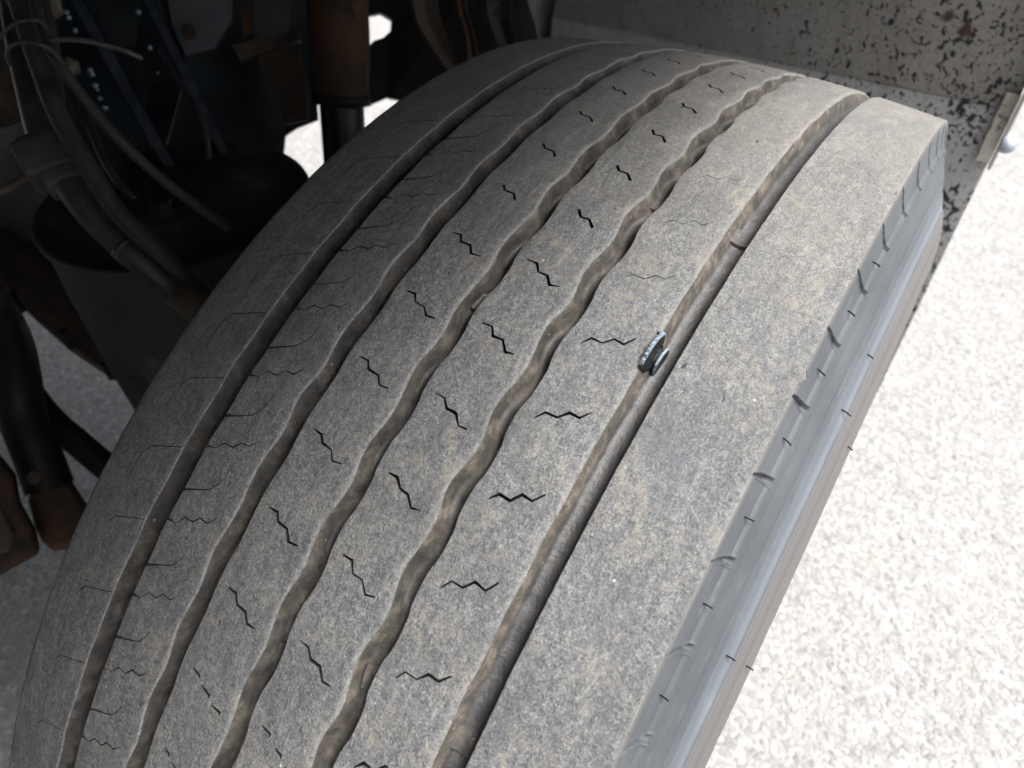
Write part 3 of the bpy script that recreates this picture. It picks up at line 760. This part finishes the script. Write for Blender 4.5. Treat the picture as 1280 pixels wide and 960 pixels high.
for (x, y, D) in ((158, 309, .655), (165, 315, .655)):
    m = MB(); d = (at(168, 318, .66) - at(124, 278, .67)).normalized(); c = at(x, y, .663); tube(m, [c - d * .0022, c + d * .0022], .0132, 18, False); m.build('hose_ridge', BLACKRUB, hz)
hose('brake_hose', 'slimmer hose running close beside the thickest hose', 'hose', ((6, -60, .72), (32, 30, .70), (52, 90, .69), (76, 150, .67), (112, 212, .655), (146, 264, .645), (176, 294, .64), (205, 320, .64), (260, 372, .66)), .0072, HB)
hose('thin_cable', 'long thin brown cable slanting across the navy frame to the drum', 'cable', ((30, -60, .70), (54, 40, .68), (78, 85, .67), (112, 132, .665), (152, 178, .66), (200, 222, .66), (244, 256, .66), (288, 286, .665)), .0042, HB)
hose('thin_cable', 'faint thin black cable curving down behind the second frame rib', 'cable', ((196, 60, .90), (222, 100, .88), (243, 130, .86), (256, 162, .84), (262, 200, .83)), .003, BLACKRUB)
hose('brake_pipe', 'short stiff pipe crossing behind the clamp block to the drum rim', 'pipe', ((100, 118, .86), (118, 170, .84), (140, 216, .82), (170, 250, .81)), .0045, BLACKRUB)
for i, (a, b, w) in enumerate((((-6, -40), (60, 70), .006), ((44, -40), (66, 60), .005))):
    hose('bundled_hose', ['hose at the far left of the tied bundle in the corner', 'short hose on the right of the tied bundle in the corner'][i], 'hose',
         ((a[0], a[1], .72), ((a[0] + b[0]) / 2, (a[1] + b[1]) / 2, .71), (b[0], b[1], .70), (b[0] - (22 if i == 0 else -10), b[1] + 110, .72)), w, HB, 'bundled hoses in the top left corner')
hose('cable_tie', 'pale grey curved wire crossing the first frame rib', 'wire', ((62, 50, .66), (84, 49, .655), (112, 52, .65), (136, 58, .65), (156, 64, .66), (175, 72, .69)), .0021, LIPG := simple('grey_wire_sheath', (.025, .026, .028), (.055, .056, .06), 90, (.35, .55)))
hose('cable_tie', 'pale looped tie arching over the hose bundle above the clamp', 'cable tie', ((12, 80, .69), (9, 66, .68), (16, 56, .67), (34, 52, .66), (54, 57, .655), (70, 68, .66), (80, 84, .67), (82, 95, .68)), .0015, LIPG)
hose('cable_tie', 'upper dull tie round the hose bundle near the zinc bolt', 'cable tie', ((0, 48, .69), (10, 36, .68), (24, 27, .67), (42, 25, .66), (54, 30, .67), (60, 44, .68)), .0014, LIPG)

# lower left: stabiliser, rod and rusty ends
st = thing('stabiliser_link', 'black curved stabiliser link ending in a rusty block beside the tyre', 'link', at(60, 640, .95))
m = MB(); tube(m, [at(x, y, D) for x, y, D in ((-60, 330, .98), (-12, 380, .96), (12, 425, .95), (22, 470, .94), (28, 520, .94), (46, 566, .94), (62, 610, .94))], lambda t: .020 + .004 * t, 18); m.build('bar', BLACKM, st)
def lump(name, pix, D, t, mat, parent):
    m = MB(); v = ray(60, 640) * t; pts = [at(x, y, D) for x, y in pix]; c = sum(pts, Vector()) / len(pts)
    n = len(pts); f0 = [c + (p - c) * .86 - v * .25 for p in pts]; rows = [f0, pts, [p + v for p in pts]]
    vs = [p for r in rows for p in r]; fs = [tuple(range(n))]
    for k in (0, 1): fs += [(k * n + i, k * n + (i + 1) % n, (k + 1) * n + (i + 1) % n, (k + 1) * n + i) for i in range(n)]
    fs.append(tuple(range(2 * n, 3 * n))); m.add(vs, fs)
    o = m.build(name, mat, parent, smooth=True, angle=55); b = o.modifiers.new('b', 'BEVEL'); b.width = .004; b.segments = 2; return o
lump('rusty_end_block', [(34, 622), (52, 602), (88, 598), (112, 635), (110, 662), (88, 686), (68, 690), (52, 676), (44, 660)], .93, .05, RUST, st)
m = MB(); c = at(42, 597, .92); lathe(m, [(-.01, .008), (.006, .008), (.008, .005), (.008, .0001)], c, -ray(42, 597), 6); m.build('nut', RUSTG, st, smooth=False)
lk = thing('lever_end', 'rust brown lever end at the left edge below the stabiliser link', 'lever', at(10, 690, .88))
lump('lever_body', [(-60, 545), (-8, 558), (18, 590), (24, 626), (44, 662), (50, 692), (26, 705), (0, 720), (-60, 735)], .88, .05, RUST, lk)
lump('lever_cap', [(-60, 600), (-14, 612), (6, 640), (20, 668), (12, 690), (-60, 706)], .865, .02, RUSTG, lk)
hose('track_rod', 'straight black rod from the stabiliser link to behind the tyre', 'rod', ((20, 468, 1.0), (60, 520, .98), (100, 556, .96), (150, 598, .94), (190, 632, .93)), .0150, BLACKM, n=16)
# axle casing, dark behind everything
ax_ = thing('axle_casing', 'dark axle casing running inboard behind the tyre', 'axle', (0, -.9, AX))
m = MB(); tube(m, [Vector((0, -.13, AX)), Vector((0, -.5, AX)), Vector((0, -1.5, AX))], .075, 24); m.build('casing', BLACKM, ax_)

# unseen box added ahead of the wheel to cut light from the front
blocker = thing('front_light_blocker', 'unseen dark box added ahead of the wheel to block front light', 'light blocker', (1.5, -.5, .3))
m = MB(); box(m, (1.45, -.38, .76), .9, 1.0, .84); o = m.build('blocker_box', BLOCKM, blocker, smooth=False); bv = o.modifiers.new('b', 'BEVEL'); bv.width = .02; bv.segments = 3
m = MB(); box(m, (1.45, .134, .78), .78, .012, .74); o = m.build('blocker_door', NAVY, blocker, smooth=False)
m = MB(); tube(m, [(1.25, .14, .80), (1.25, .165, .80), (1.45, .165, .80), (1.45, .14, .80)], .007, 8, False); m.build('blocker_handle', BOLT, blocker)
# ================================================================== SHADE DECK added overhead, unseen, shaped to darken the inboard side
bed = thing('shade_deck', 'unseen dark deck added above the wheel to shade it', 'shade deck', (1.0, -1.1, 1.35))
m = MB(); box(m, (2.45, -1.865, 1.22), 6.5, 4.0, .10); m.build('floor', BLOCKM, bed, smooth=False)
m = MB(); box(m, (2.45, -.72, 1.13), 6.5, .08, .20); m.build('deck_beam', BLOCKM, bed, smooth=False)
m = MB(); box(m, (2.45, -1.62, 1.13), 6.5, .08, .20); m.build('deck_beam', BLOCKM, bed, smooth=False)
